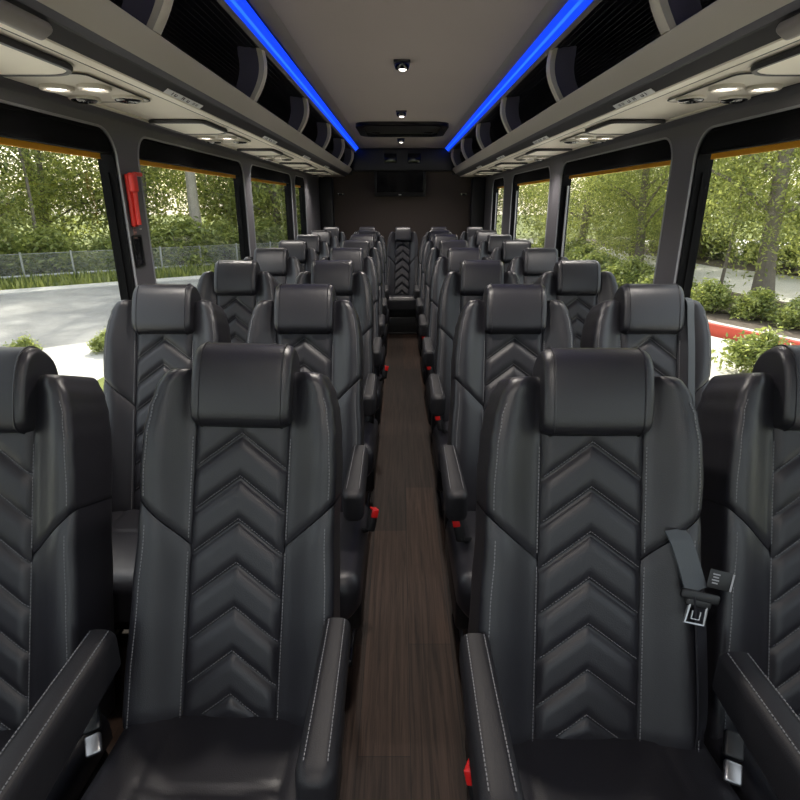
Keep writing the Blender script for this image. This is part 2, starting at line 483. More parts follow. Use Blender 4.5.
SM = dict(shell=make_shell(), head=make_head(), pipeL=make_head_piping(-.094), pipeR=make_head_piping(.094), cushion=make_cushion(), base=make_base())
for st in (0, 1):
    SM.update({f'panel{st}': make_panel(st), f'wingL{st}': make_wing(-1, st), f'wingR{st}': make_wing(1, st), f'lowL{st}': make_lower(-1, st), f'lowR{st}': make_lower(1, st),
               f'armA{st}': make_arm(.068, .105, .33, .625, st), f'armM{st}': make_arm(.072, .125, .42, .632, st)})
def make_buckle():
    mb = MB(); mb.rbox((0, 0, 0), (.026, .034, .075), .007); return mb.mesh('belt_buckle', M['black'])
def make_button():
    mb = MB(); mb.rbox((0, -.0125, .026), (.023, .014, .030), .003); mb.rbox((0, 0, .037), (.023, .030, .006), .002); return mb.mesh('release_button', M['red'])
def make_bpost():
    mb = MB(); mb.tube([(0, .10, -.07), (0, .03, -.045), (0, .0, -.02)], .009, 8); return mb.mesh('buckle_stalk', M['black'])
def make_bracket():
    mb = MB(); mb.rbox((0, -.02, .50), (.030, .11, .12), .014); mb.rbox((0, -.01, .40), (.022, .06, .16), .01); return mb.mesh('armrest_bracket', M['black'])
SM.update(buckle=make_buckle(), button=make_button(), stalk=make_bpost(), bracket=make_bracket())

ROWN = ['first', 'second', 'third', 'fourth', 'fifth', 'sixth', 'seventh']
def seat(x, y, label, aisle=0, mid=0, detail=True, group='black leather coach seats'):
    """aisle: side (+1/-1) of the aisle armrest, mid: side of the shared middle armrest"""
    t = empty('coach_seat', (x, y, 0), 0, label, 'seat', group)
    link('seat_base', SM['base'], t); link('seat_cushion', SM['cushion'], t); link('backrest_shell', SM['shell'], t)
    k = int(detail)
    link('quilted_panel', SM[f'panel{k}'], t)
    for sd in 'LR':
        link('shoulder_bolster', SM[f'wing{sd}{k}'], t); link('side_bolster', SM[f'low{sd}{k}'], t)
    h = link('headrest', SM['head'], t); link('piping', SM['pipeL'], h); link('piping', SM['pipeR'], h)
    if aisle:
        a = link('armrest', SM[f'armA{k}'], t, (aisle*((.232 if y < 1 else .217) if x < 0 else .240), 0, 0))
        link('armrest_bracket', SM['bracket'], a, (0, 0, 0))
        if x < 0 and not (1.8 < y < 1.9 or 3.5 < y < 3.6): aisle = 0
    if aisle:
        b = link('belt_buckle', SM['buckle'], t, (aisle*.270, -.18, .455) if x < 0 else (aisle*.256, -.16, .475) if y < 1 else (aisle*.232, -.30, .495))
        b.rotation_euler = (R(-12), R(16*aisle), R(18*aisle)); link('release_button', SM['button'], b)['label'] = 'red release button'; link('buckle_stalk', SM['stalk'], b)
    if mid:
        a = link('armrest', SM[f'armM{k}'], t, (mid*(.264 if x < 0 else .254), -.045, -.012))
    return t
YS = [.937, 1.825, 2.73, 3.56, 4.36, 5.17, 6.02, 6.91]; XA = .39; XW = .893
seats = {}
for k in range(7):
    y = YS[k]
    for sg, side in ((-1, 'hammer side'), (1, 'red kerb side')):
        near = {0: ', closest row to the camera'}.get(k, '')
        ws = seats[(sg, k, 'w')] = seat(sg*XW, y, f'black quilted leather seat beside the window, {ROWN[k]} row, {side}', detail=k < 4, group=f'window seats, {side}')
        as_ = seats[(sg, k, 'a')] = seat(sg*XA, y, f'black quilted leather seat beside the aisle, {ROWN[k]} row, {side}', aisle=-sg, mid=sg, detail=k < 4, group=f'aisle seats, {side}')
        for o in (ws, as_): o.scale = (.985 if sg < 0 else 1.012, 1, 1.012 if k else 1.004)
        if k == 1 and sg < 0: ws.location.x = -.910
        if k == 0 and sg < 0: as_.rotation_euler.y = R(1.6); as_.location.x -= .022; ws.location.x = -.928; ws.scale.x = .945; ws.location.y -= .035
        if k == 0 and sg > 0: as_.location.y -= .055; as_.location.x = .376; as_.scale = (1.045, 1.0, 1.006); ws.location.y -= .02
for x, w in ((-.88, 'by the hammer side window'), (-.44, 'second from the hammer side window'), (0, 'in its middle at the end of the aisle'), (.44, 'second from the red kerb side window'), (.88, 'by the red kerb side window')):
    bs = seat(x, YS[7], f'black leather rear bench seat {w}', detail=False, group='rear bench seats'); bs.scale = (.88, 1, 1.012)
kp = MB(); kp.rbox((0, 6.500, .10), (.86, .02, .20), .005); kp.rbox((0, 6.485, .012), (.5, .02, .02), .004)
tag(kp.build('kick_panel', M['black']), 'black kick panel under the rear bench at the end of the aisle', 'panel')

# belts -------------------------------------------------------------
def ribbon(mb, pts, nrm, w, th=.0018):
    pts = [Vector(p) for p in pts]; rings = []
    for i, p in enumerate(pts):
        t = (pts[min(i+1, len(pts)-1)]-pts[max(i-1, 0)]).normalized(); n = nrm[i] if isinstance(nrm, list) else nrm
        n = Vector(n); s_ = t.cross(n).normalized()*w/2; n = s_.cross(t).normalized()*th
        rings.append([p-s_-n, p+s_-n, p+s_+n, p-s_+n])
    mb.sweep(rings)
def belt(seat_o, sx):
    """shoulder belt of an aisle seat on its window side"""
    b = MB(); P = [bp(sx*x, s, d) for (x, s, d) in ((.168, .470, .030), (.176, .445, .043), (.188, .40, .052), (.200, .352, .058))]
    ribbon(b, catmull(P, 4, False), NB+Vector((sx*.35, 0, 0)), .052)
    st = b.build('seat_belt', M['web'], seat_o); st['label'] = 'grey blue webbing'
    b = MB(); P = [bp(sx*x, s, d) for (x, s, d) in ((.206, .348, .058), (.216, .27, .050), (.226, .16, .042), (.234, .06, .03), (.24, -.01, .0))]
    ribbon(b, catmull(P, 4, False), NB+Vector((sx*.9, 0, 0)), .046); b.build('lap_belt', M['leather'], seat_o)
    # tongue
    rot = Matrix(((1, 0, 0), (0, math.sin(PH), -math.cos(PH)), (0, math.cos(PH), math.sin(PH)))) @ Matrix.Rotation(R(-14*sx), 3, 'Z')
    c = bp(sx*.204, .343, .066); b = MB(); b.rbox(c, (.076, .020, .012), .005, rot); b.rbox(c+rot @ Vector((0, -.012, 0)), (.05, .022, .010), .005, rot)
    tg = b.build('tongue', M['black'], seat_o)
    b = MB(); q = lambda x, y: c+rot @ Vector((x, y, .002))
    b.tube([q(-.017, -.018), q(-.019, -.055), q(.019, -.055), q(.017, -.018)], .0035, 6); b.tube([q(-.008, -.030), q(-.008, -.046), q(.008, -.046), q(.008, -.030)], .002, 6)
    b.build('latch_plate', M['steel'], tg)['label'] = 'bright steel latch plate'
    c2 = bp(sx*.252, .372, .056); b = MB(); b.rbox(c2, (.052, .038, .003), .0012, rot)
    tl = b.build('belt_label', M['black'], seat_o)
    b = MB()
    for i in range(4): b.box(c2+rot @ Vector((-.012+.004*0, .010-.006*i, .0022)), (.014-.003*(i % 2), .0025, .001), rot)
    b.box(c2+rot @ Vector((.021, 0, .0022)), (.004, .036, .001), rot)
    b.build('label_print', M['lightgrey'], tl)
belt(seats[(1, 0, 'a')], 1)
def hang_belt(o, sx):
    b = MB(); P = [bp(sx*x, s, d) for (x, s, d) in ((.132, .792, -.05), (.132, .798, -.01), (.133, .775, .040), (.135, .70, .046), (.138, .60, .050), (.142, .45, .048), (.15, .30, .044), (.16, .10, .044), (.18, .0, .04))]
    ribbon(b, catmull(P, 4, False), NB, .024); b.build('seat_belt', M['web'], o)
hang_belt(seats[(1, 1, 'w')], 1)
def low_buckle(o, sx):
    c = Vector((sx*.262, -.09, .412)); rot = Matrix.Rotation(R(30), 3, 'X') @ Matrix.Rotation(R(-25*sx), 3, 'Z')
    b = MB(); b.rbox(c, (.032, .040, .014), .005, rot); k = b.build('belt_buckle', M['steel'], o); k['label'] = 'silver buckle beside the cushion'
    b = MB(); b.rbox(c+rot @ Vector((0, .05, 0)), (.036, .05, .016), .005, rot); b.build('buckle_sleeve', M['black'], k)
low_buckle(seats[(-1, 0, 'a')], -1); low_buckle(seats[(1, 0, 'a')], .9)

# ------------------------------------------------------------------ BUS SHELL
Y0, Y1 = -1.9, 8.40
b = MB(); b.box((0, (Y0+Y1)/2, -.03), (2.44, Y1-Y0, .06)); tag(b.build('floor', M['floor'], smooth=0), kind='structure')
ZC = 2.15
b = MB(); b.box((0, (Y0+Y1)/2, ZC+.02), (1.10, Y1-Y0, .04)); tag(b.build('ceiling', M['ceil'], smooth=0), kind='structure')
b = MB(); b.box((0, (Y0+Y1)/2, 2.235), (2.50, Y1-Y0, .03)); tag(b.build('roof', M['grey'], smooth=0), kind='structure')
ZB, ZT, RC = .70, 1.735, .11
HOL = {-1: [(-1.14, .56), (.74, 2.405), (2.60, 4.31), (4.50, 6.18), (6.37, 7.05)], 1: [(-1.10, .60), (.78, 2.435), (2.635, 4.40), (4.72, 6.30), (6.78, 7.60)]}
for sg, nm in ((-1, 'left'), (1, 'right')):
    fn = lambda p, t, sg=sg: (sg*t, p[0], p[1])
    holes = [rrect(a, c, ZB, ZT, RC, 8) for a, c in HOL[sg]]
    w = plate_holes([(Y0, 0), (Y1, 0), (Y1, 2.22), (Y0, 2.22)], holes, fn, 1.150, 1.215)
    tag(w.build(f'wall_{nm}', M['grey'], smooth=30), kind='structure')
    # soft cove where the wall meets the rack underside
    b = MB(); prof = [(1.155, 1.745)]+[(1.155-.045*(1-math.cos(R(90*k/6))), 1.752+.048*math.sin(R(90*k/6))) for k in range(7)]+[(1.09, 1.812), (1.155, 1.812)]
    b.prism(prof, lambda p, y, sg=sg: Vector((sg*p[0], y, p[1])), Y0, Y1); tag(b.build(f'trim_cove_{nm}', M['grey']), kind='structure')
    for i, (a, c) in enumerate(HOL[sg]):
        wn = empty(f'window_{i+1+(5 if sg > 0 else 0)}', (sg*1.2, (a+c)/2, ZB), kind='structure')
        L = lambda p, t, sg=sg, a=a, c=c: Vector((sg*t-sg*1.2, p[0]-(a+c)/2, p[1]-ZB))
        outer = rrect(a-.002, c+.002, ZB-.002, ZT+.002, RC, 8); inner = rrect(a+.008, c-.008, ZB+.012, ZT-.012, RC-.01, 8)
        fr = plate_holes(outer, [inner], L, 1.156, 1.222); fr.build('window_frame', M['rubber'], wn, 30)
        b = MB(); pts = [L(p, 1.149) for p in outer]; pts.append(pts[0]); b.tube(pts, .0045, 6, False); b.build('edge_highlight', M['lightgrey'], wn)  # pale tube stands in for the highlight along the rounded opening edge
        b = MB(); b.box(L(((a+c)/2, (ZB+ZT)/2), 1.208), (.006, c-a-.012, ZT-ZB-.012)); b.build('glass', M['glass'], wn, 0)
        b = MB(); b.rbox(L(((a+c)/2, 1.692), 1.178), (.036, c-a-.03, .080), .008); b.rbox(L(((a+c)/2, 1.652), 1.174), (.028, c-a-.03, .010), .004)
        b.build('blind_cassette', M['rubber'], wn)
        b = MB(); b.box(L(((a+c)/2, 1.640), 1.200), (.004, c-a-.06, .022)); ob = b.build('shade_band', M['orange'], wn, 0); ob['label'] = 'orange shade edge'
        b = MB()
        b.box(L((a+.010, 1.15), 1.190), (.012, .012, .86)); b.box(L((c-.010, 1.15), 1.190), (.012, .012, .86)); b.build('blind_guide', M['rubber'], wn, 0)
        if sg > 0 and i in (2, 3, 4):
            b = MB(); b.box(L((c-.032, 1.15), 1.196), (.010, .024, .86)); b.build('guide_rail', M['lightgrey'], wn, 0)
b = MB(); b.box((0, Y1+.02, 1.1), (2.44, .04, 2.24)); tag(b.build('wall_back', M['rear'], smooth=0), kind='structure')
# side returns either side of the rear wall
for sg, nm in ((-1, 'left'), (1, 'right')):
    b = MB(); b.rbox((sg*1.06, Y1-.06, .95), (.20, .16, 1.70), .03); tag(b.build(f'trim_{1 if sg < 0 else 2}', M['soffit']), kind='structure')
# front of the coach: dash wall with a big windshield opening
fw = plate_holes([(-1.22, 0), (1.22, 0), (1.22, 2.22), (-1.22, 2.22)], [rrect(-1.12, 1.12, .55, 2.08, .1, 6)], lambda p, t: (p[0], t, p[1]), Y0, Y0-.05)
tag(fw.build('wall_front', M['grey'], smooth=30), kind='structure')
b = MB(); b.box((0, Y0-.03, 1.315), (2.26, .006, 1.55)); ws = b.build('window_11', M['glass'], smooth=0); tag(ws, kind='structure')

# ------------------------------------------------------------------ LUGGAGE RACKS
RY1 = 8.28
for sg, side in ((-1, 'hammer side'), (1, 'red kerb side')):
    rk = empty('luggage_rack', (sg*.9, (Y0+RY1)/2, 1.8), 0, f'long taupe overhead luggage rack above the windows, {side}', 'luggage rack', 'overhead luggage racks')
    off = Vector(rk.location)
    pf = lambda p, y, sg=sg, off=off: Vector((sg*p[0], y, p[1]))-off
    def prof(name, poly, m, y0=Y0+.03, y1=RY1, par=rk):
        q = MB(); q.prism(poly, pf, y0, y1); return q.build(name, m, par)
    prof('front_lip', [(.730, 1.836), (.683, 1.888), (.682, 1.896), (.690, 1.902), (.715, 1.902), (.75, 1.85)], M['lip'])
    prof('grip_rail', [(.7305, 1.8355), (.746, 1.825), (.752, 1.829), (.768, 1.842), (.75, 1.85)], M['grey'])
    prof('groove', [(.749, 1.827), (.757, 1.8235), (.772, 1.84), (.765, 1.845)], M['black'])
    prof('valance', [(.755, 1.8245), (.790, 1.8015), (.82, 1.82), (.78, 1.84)], M['valance'])
    prof('light_trim', [(.788, 1.8035), (.792, 1.7985), (.817, 1.7945), (.817, 1.83), (.80, 1.82)], M['cream'])
    prof('panel_seam', [(.8165, 1.7940), (.8205, 1.7940), (.8205, 1.81), (.8165, 1.81)], M['black'])
    prof('underside_panel', [(.820, 1.7955), (1.115, 1.7955), (1.145, 1.803), (1.145, 1.83), (.820, 1.83)], M['beige'])
    prof('panel_edge', [(1.088, 1.7895), (1.108, 1.7895), (1.108, 1.797), (1.088, 1.797)], M['cream'])
    prof('shelf', [(.722, 1.866), (.785, 1.853), (1.146, 1.853), (1.146, 1.872), (.722, 1.893)], M['binblack'])
    prof('bin_back', [(1.125, 1.87), (1.146, 1.87), (1.146, 2.21), (1.125, 2.21)], M['binblack'])
    prof('bin_top', [(.63, 2.098), (1.14, 2.16), (1.14, 2.19), (.62, 2.125)], M['binblack'])
    q = MB()
    for k in range(14):
        x = .66+.033*k; z = 2.099+.0622*(x-.63)/.51*1.0
        q.prism([(x, z-.004), (x+.012, z-.003), (x+.012, z+.004), (x, z+.003)], pf, Y0+.04, RY1)
    q.build('bin_top_ribs', M['binblack'], rk)
    prof('top_trim', [(.612, 2.098), (.632, 2.092), (.638, 2.10), (.622, 2.112)], M['taupe'])
    q = MB(); q.box(pf((.91, 2.0), RY1), (.46, .02, .36)); q.build('end_panel', M['soffit'], rk)
    # dividers
    for y in (-.65, .55, 1.72, 2.80, 4.02, 5.25, 6.50, 7.75):
        dp = MB(); front = [(.690-.0+.0*u-.030*math.sin(math.pi*min(1, u*.95)) - .045*u, 1.897+.203*u) for u in [i/10 for i in range(11)]]
        poly = front+[(.735, 2.108)]+[(x+.10, z) for (x, z) in reversed(front[:-1])]
        dp.sweep([[pf(p, y) for p in poly], [pf(p, y+.055) for p in poly]]); d = dp.build('divider', M['navy'], rk, 20)
        e = MB(); rings = []
        for (x, z) in front:
            rings.append([pf((x+dx, z), yy) for (dx, yy) in ((-.008, y-.004), (-.014, y+.012), (-.014, y+.034), (-.008, y+.050), (.014, y+.050), (.014, y-.004))])
        e.sweep(rings); e.build('edge_moulding', M['lip'], d)
    # LED strip
    ls = empty('light_strip', (sg*.6, (Y0+RY1)/2, 2.13), 0, f'glowing blue LED strip along the ceiling edge, {side}', 'light strip', 'blue light strips')
    o2 = Vector(ls.location); pf2 = lambda p, y, sg=sg, o2=o2: Vector((sg*p[0]+(-.010 if sg < 0 else -.003), y, p[1]))-o2
    q = MB(); q.prism([(.572, 2.150), (.568, 2.146), (.616, 2.103), (.622, 2.108)], pf2, Y0+.05, RY1-.06); q.build('diffuser', M['led'], ls, 0)['label'] = 'glowing blue diffuser'
    q = MB(); q.prism([(.586, 2.1312), (.584, 2.1292), (.5925, 2.1216), (.5945, 2.1236)], lambda p, y: pf2((p[0]+.006, p[1]-.004), y), Y0+.05, RY1-.07); q.build('bright_core', M['ledcore'], ls, 0)['label'] = 'brighter centre line'
    # ceiling edge cove between strip and ceiling
    b = MB(); b.prism([(.500, 2.1505), (.535, 2.142), (.566, 2.142), (.572, 2.152), (.56, 2.17), (.50, 2.17)], lambda p, y, sg=sg: Vector((sg*p[0], y, p[1])), Y0+.05, RY1); tag(b.build(f'trim_{3 if sg < 0 else 4}', M['taupe']), kind='structure')

    # passenger service panels
    for k, yl in enumerate((.58, 1.85, 3.19, 4.54, 5.89, 7.17)):
        if k == 0: continue
        pos = ['nearest the camera', 'second from the camera', 'third from the camera', 'fourth from the camera', 'at the rear end'][k-1].replace('nearest', 'first from')
        pn = empty('reading_light_panel', (sg*.98, yl, 1.794), 0, f'panel of lit reading lights and air vents, {pos}, {side}', 'light panel', 'overhead reading light panels')
        q = MB(); poly = rrect(-.125, .115, -.17, .27, .03, 4); q.sweep([[Vector((x*sg*-1, y, .002)) for x, y in poly], [Vector((x*sg*-1, y, -.005)) for x, y in poly]]); q.build('plate', M['lip'], pn)
        q = MB(); pts = [Vector((-x*sg, y, -.004)) for x, y in poly]; pts.append(pts[0]); q.tube(pts, .0028, 5, False); q.build('plate_gasket', M['black'], pn)
        for dx in (-.055, .055):
            q = MB(); q.lathe([(.030, .0), (.047, 0), (.046, -.010), (.040, -.013), (.034, -.010), (.031, -.004)], (dx, 0, -.004), 24); lr = q.build('lamp_ring', M['lip'], pn)
            q = MB(); q.lathe([(.0305, 0), (.031, -.006), (.022, -.009), (.006, -.010)], (dx, 0, -.004), 24); q.build('lens', M['lens'], lr)['label'] = 'lit white lens'
        for dx in (-.07, .07):
            q = MB(); q.lathe([(.036, 0), (.047, 0), (.046, -.008), (.043, -.0105), (.040, -.010), (.037, -.004)], (dx, .18, -.004), 24); vr = q.build('vent_ring', M['lip'], pn)
            q = MB(); q.lathe([(.039, 0), (.039, -.0115), (.034, -.0155), (.024, -.017), (.022, -.013), (.010, -.013), (.008, -.018), (.002, -.019)], (dx, .18, -.004), 20); q.build('air_nozzle', M['gloss'], vr)['label'] = 'dark air nozzle'
            q = MB(); q.rbox((dx+.03, .205, -.012), (.02, .02, .012), .004); q.build('vent_tab', M['lip'], vr)
        # speaker cover
        q = MB(); poly = rrect(-.10, .125, -.60, -.19, [.03, .03, .09, .02], 5); q.sweep([[Vector((-x*sg, y, .002)) for x, y in poly], [Vector((-x*sg, y, -.012)) for x, y in poly]]); q.build('access_cover', M['cream'], pn)
        q = MB(); pts = [Vector((-x*sg, y, -.006)) for x, y in poly]; pts.append(pts[0]); q.tube(pts, .0100, 6, False); q.build('cover_gasket', M['valance'], pn)
        lt = bpy.data.lights.new('reading_light', 'SPOT'); lt.energy = 16; lt.spot_size = R(130); lt.spot_blend = .9; lt.shadow_soft_size = .05; lt.color = (1, .93, .85)
        lo = bpy.data.objects.new('bulb', lt); COL.objects.link(lo); lo.parent = pn; lo.location = (0, 0, -.03)
    # row number labels on the valance
    for k, yl in enumerate((2.19, 3.55, 4.9, 6.2)):
        t = empty('row_label', (sg*.7805, yl, 1.8078), 0, f'white row label strip on the rack edge, {ROWN[k]} from the camera, {side}', 'label', 'row label strips')
        tilt = Matrix.Rotation(sg*R(-150.5), 3, 'Y') if False else None
        ux = Vector((sg*.836, 0, -.549)); nz = Vector((-sg*.549, 0, -.836)); uy = Vector((0, 1, 0))
        rot = Matrix((ux, uy, nz)).transposed()
        q = MB(); q.box(nz*.0012, (.019, .34, .002), rot); q.build('label_plate', M['white'], t, 0)
        q = MB()
        def glyph(y, segs):
            for (cx_, cy_, w_, h_) in segs: q.box(nz*.0026+ux*cx_*.62+uy*(y+cy_), (h_*.62, w_, .001), rot)
        for (y, kind) in ((-.115, 'i'), (-.085, 'seat'), (-.02, 'n'), (.03, 'seat'), (.085, 'bars'), (.115, 'bars')):
            if kind == 'i': glyph(y, [(0, 0, .004, .02)])
            elif kind == 'seat': glyph(y, [(0, -.008, .004, .018), (.007, 0, .018, .004), (0, .008, .004, .010)])
            elif kind == 'n': glyph(y, [(0, -.008, .004, .018), (0, .008, .004, .018), (-.008, 0, .016, .004), (.0, 0, .016, .003)])
            else: glyph(y, [(-.006, 0, .02, .002), (0, 0, .02, .002), (.006, 0, .016, .002)])
        q.build('label_print', M['ink'], t, 0)
    # rounded grey end cap of the grab cover next to the camera
    t = MB(); t.rbox(Vector((sg*.776, .97, 1.808))-off, (.042, .80, .028), .012, Matrix.Rotation(sg*R(33), 3, 'Y')); t.build('grab_cover', M['taupe'], rk)['label'] = 'rounded grey cover'

# ------------------------------------------------------------------ CEILING FITTINGS
for k, y in enumerate((3.28, 4.95, 7.00, 1.63, 0.0, -1.4)):  # last three are unseen, added to brighten the front seats
    t = empty('ceiling_downlight', (-.02, y, ZC), 0, f'small square downlight with a lit bulb, {["first from the camera", "halfway along the ceiling", "between roof hatch and rear wall", "unseen added fill light just ahead of the camera", "unseen added fill light above the camera", "unseen added fill light behind the camera"][k]}', 'ceiling light', 'ceiling downlights')
    q = MB(); q.rbox((0, 0, -.006), (.085, .085, .012), .004); q.build('bezel', M['black'], t)
    q = MB(); q.lathe([(.040, 0), (.040, -.012), (.034, -.026), (.026, -.030), (.024, -.018)], (0, 0, -.010), 20); h = q.build('housing', M['gloss'], t)
    q = MB(); q.lathe([(.022, 0), (.023, -.010), (.016, -.020), (.004, -.024)], (.004, .0, -.022), 20); q.build('bulb', M['lens'], t)['label'] = 'lit white bulb'
    lt = bpy.data.lights.new('downlight', 'SPOT'); lt.energy = 50 if y > 1 else 34; lt.spot_size = R(150); lt.spot_blend = .9; lt.shadow_soft_size = .04; lt.color = (1, .92, .83)
    lo = bpy.data.objects.new('light', lt); COL.objects.link(lo); lo.parent = t; lo.location = (0, 0, -.06)
t = empty('roof_hatch', (-.01, 6.05, ZC), 0, 'dark oblong roof hatch in the ceiling before the rear wall', 'hatch')
poly = rrect(-.43, .43, -.50, .50, .16, 8); inn = rrect(-.36, .36, -.43, .43, .13, 8)
plate_holes(poly, [inn], lambda p, h: (p[0], p[1], h), .004, -.030).build('hatch_frame', M['gloss'], t)
q = MB(); q.box((0, 0, -.002), (.74, .88, .006)); pnl = q.build('hatch_panel', M['black'], t, 0)
for x in (-.27, .27):
    q = MB(); q.rbox((x, .30, -.012), (.09, .035, .012), .005); q.build('latch', M['soffit'], t)
# rear soffit
so = MB(); so.rbox((0, 8.27, 2.005), (1.36, .26, .28), .02); tag(so.build('trim_5', M['soffit']), kind='structure')
for sg in (-1, 1):
    q = MB(); q.rbox((sg*.16, 8.135, 2.02), (.17, .02, .12), .008); tag(q.build('speaker_grille', M['gloss']), f'square dark speaker grille on the rear soffit, {"hammer side" if sg < 0 else "red kerb side"}', 'speaker', 'soffit speakers')
t = empty('television', (-.03, 8.28, 1.545), 0, 'black flat television mounted high on the brown rear wall', 'television'); t.rotation_euler.x = R(8); t.scale = (1.07,)*3
q = MB(); q.rbox((0, 0, .165), (.66, .05, .335), .012); q.build('bezel', M['black'], t)
q = MB(); q.box((0, -.026, .185), (.60, .003, .27)); q.build('screen', M['screen'], t, 0)
q = MB(); q.rbox((0, -.027, .022), (.035, .003, .010), .001); q.build('logo', M['white'], t)['label'] = 'small pale mark under the screen'
q = MB(); q.box((0, .04, .10), (.2, .06, .14)); q.build('wall_mount', M['black'], t)
for sg in (-1, 1):
    t = empty('coat_hanger_hook', (sg*.86, 8.345, 1.57), 0, f'small bright coat hook on the rear wall, {"hammer side" if sg < 0 else "red kerb side"}', 'hook', 'rear coat hooks')
    q = MB(); q.rbox((0, .045, .0), (.09, .014, .03), .005); q.build('plate', M['black'], t)
    for dx in (-.03, .03):
        q = MB(); q.tube(catmull([(dx, .04, .0), (dx, .0, -.02), (dx, -.025, -.01), (dx, -.03, .015)], 4, False), .006, 8); q.build('prong', M['chrome'], t)

# ------------------------------------------------------------------ PILLAR FITTINGS (hammer)
t = empty('emergency_hammer', (-1.150, 2.455, 1.40), 0, 'red emergency hammer clipped to the grey pillar between two windows', 'hammer')
q = MB(); q.rbox((.012, .0, .075), (.016, .046, .205), .006); q.build('holder_frame', M['redhammer'], t)
q = MB(); q.rbox((.030, -.004, .145), (.026, .046, .075), .009); q.rbox((.032, .042, .178), (.020, .06, .016), .005); q.build('hammer_head', M['redhammer'], t)
q = MB(); q.tube([(.028, .002, .115), (.026, .002, .03), (.026, .002, -.02)], [.012, .0105, .0115], 10); q.build('handle', M['redhammer'], t)
q = MB(); q.tube([(.032, .070, .178), (.032, .082, .178)], [.006, .001], 8); q.build('steel_tip', M['chrome'], t)
t = empty('warning_label', (-1.149, 2.465, 1.350), 0, 'small pink printed sticker under the red hammer on the pillar', 'sticker')
q = MB(); q.box((.0008, 0, 0), (.0016, .026, .050)); q.build('sticker', mat('sticker_pink', (.36, .20, .18), .5), t, 0)
q = MB()
for z in (-.013, .011):
    q.box((.002, 0, z+.006), (.001, .016, .003)); q.box((.002, 0, z-.006), (.001, .016, .003)); q.box((.002, -.007, z), (.001, .003, .014)); q.box((.002, .007, z), (.001, .003, .014))
q.build('print', M['ink'], t, 0)
t = empty('pull_recess', (-1.150, 2.468, 1.272), 0, 'black rectangular recessed pull on the pillar below the red hammer', 'pull')
fn = lambda p, h: (h, p[0], p[1])
plate_holes(rrect(-.044, .044, -.066, .066, .01, 3), [rrect(-.036, .036, -.058, .058, .008, 3)], fn, -.002, .007).build('frame', M['black'], t)
q = MB(); q.box((.0, 0, 0), (.003, .076, .12)); q.build('panel', M['gloss'], t, 0)
# printed graduation beside the hammer
q = MB()
for k in range(9): q.box((-1.1492, 2.525, 1.36+.022*k), (.0015, .012 if k % 3 else .018, .005))
tag(q.build('instruction_sign', M['lip'], smooth=0), 'narrow column of pale printed marks beside the red hammer', 'sticker')

# ------------------------------------------------------------------ OUTSIDE
GZ = -1.0
def flat(name, pts, m, z0, z1=GZ-.25):
    q = MB(); q.sweep([[Vector((x, y, z0)) for x, y in pts], [Vector((x, y, z1)) for x, y in pts]]); return tag(q.build(name, m, smooth=0), kind='structure')
flat('ground_lawn', [(-90, -30), (90, -30), (90, 120), (-90, 120)], M['lawn'], GZ, GZ-.5)
U = Vector((.80, .60)); V_ = Vector((-.60, .80))
def rd(a, c):   # road coordinates: along U, across V_ from the near kerb line
    p = Vector((-6.15, 9.30))+U*a+V_*c; return (p.x, p.y)
flat('road', [rd(-40, 0), rd(3.1, 0), rd(4.2, 2), rd(6, 6), rd(26, 8.9), rd(-40, 8.9)], M['asphalt'], GZ+.02)
flat('road_edge', [rd(-40, 8.2), rd(26, 8.2), rd(26, 9.0), rd(-40, 9.0)], M['concrete'], GZ+.05)
flat('sidewalk', [rd(-30, -.02), rd(3.1, -.02), (-2.6, 11), (-2.6, 2), (-7, 1.5), (-20, -6)], M['concrete'], GZ+.12)
flat('pavement', [(-14, -12), (14, -12), (10, 2), (4.6, 6), (2.7, 12), (2.7, 40), (-2.6, 40), (-2.7, 12), (-8, 1)], M['concrete'], GZ+.03)
flat('path_grass', [(-4.3, 6.0), (-3.6, 6.0), (-2.7, 30), (-3.2, 30), (-4.2, 8)], M['lawn'], GZ+.14)
flat('verge_grass', [(3.75, 6.4), (4.3, 6.4), (4.35, 7.8), (3.3, 12), (2.9, 12)], M['lawn'], GZ+.09)
# right hand side
flat('sidewalk_right', [(4.45, -5), (7.6, -5), (7.6, 6.5), (6.6, 9.0), (5.85, 10.6), (5.3, 12.6), (5.1, 16), (5.1, 40), (2.6, 40), (2.6, 12), (4.0, 8.6)], M['concrete'], GZ+.06)
kl = [(9.4, 2.0), (7.55, 7.0), (6.66, 9.0), (5.95, 10.6), (5.45, 12.6), (5.25, 16), (5.2, 40)]
q = MB(); rings = []
for i, (x, y) in enumerate(kl):
    a = Vector(kl[max(i-1, 0)]); c = Vector(kl[min(i+1, len(kl)-1)]); n = (c-a).normalized(); n = Vector((n.y, -n.x))
    rings.append([Vector((x, y, GZ-.1)), Vector((x, y, GZ+.26)), Vector((x, y, GZ+.28))+Vector((n.x, n.y, 0))*.02, Vector((x, y, GZ-.1))+Vector((n.x, n.y, 0))*.02])
q.sweep(rings); tag(q.build('curb_face', M['curbred'], smooth=0), kind='structure')
q = MB(); rings = []
for i, (x, y) in enumerate(kl):
    a = Vector(kl[max(i-1, 0)]); c = Vector(kl[min(i+1, len(kl)-1)]); n = (c-a).normalized(); n = Vector((n.y, -n.x, 0))
    p = Vector((x, y, 0))
    rings.append([p+n*.021+Vector((0, 0, GZ-.1)), p+n*.021+Vector((0, 0, GZ+.285)), p+n*.17+Vector((0, 0, GZ+.285)), p+n*.17+Vector((0, 0, GZ-.1))])
q.sweep(rings); tag(q.build('curb', M['concrete'], smooth=0), kind='structure')
flat('bed_soil_ground', [(x+.16, y) for x, y in kl]+[(7.6, 40), (7.7, 20), (9.2, 13.2), (12.5, 6), (14, 2)], M['soil'], GZ+.22)
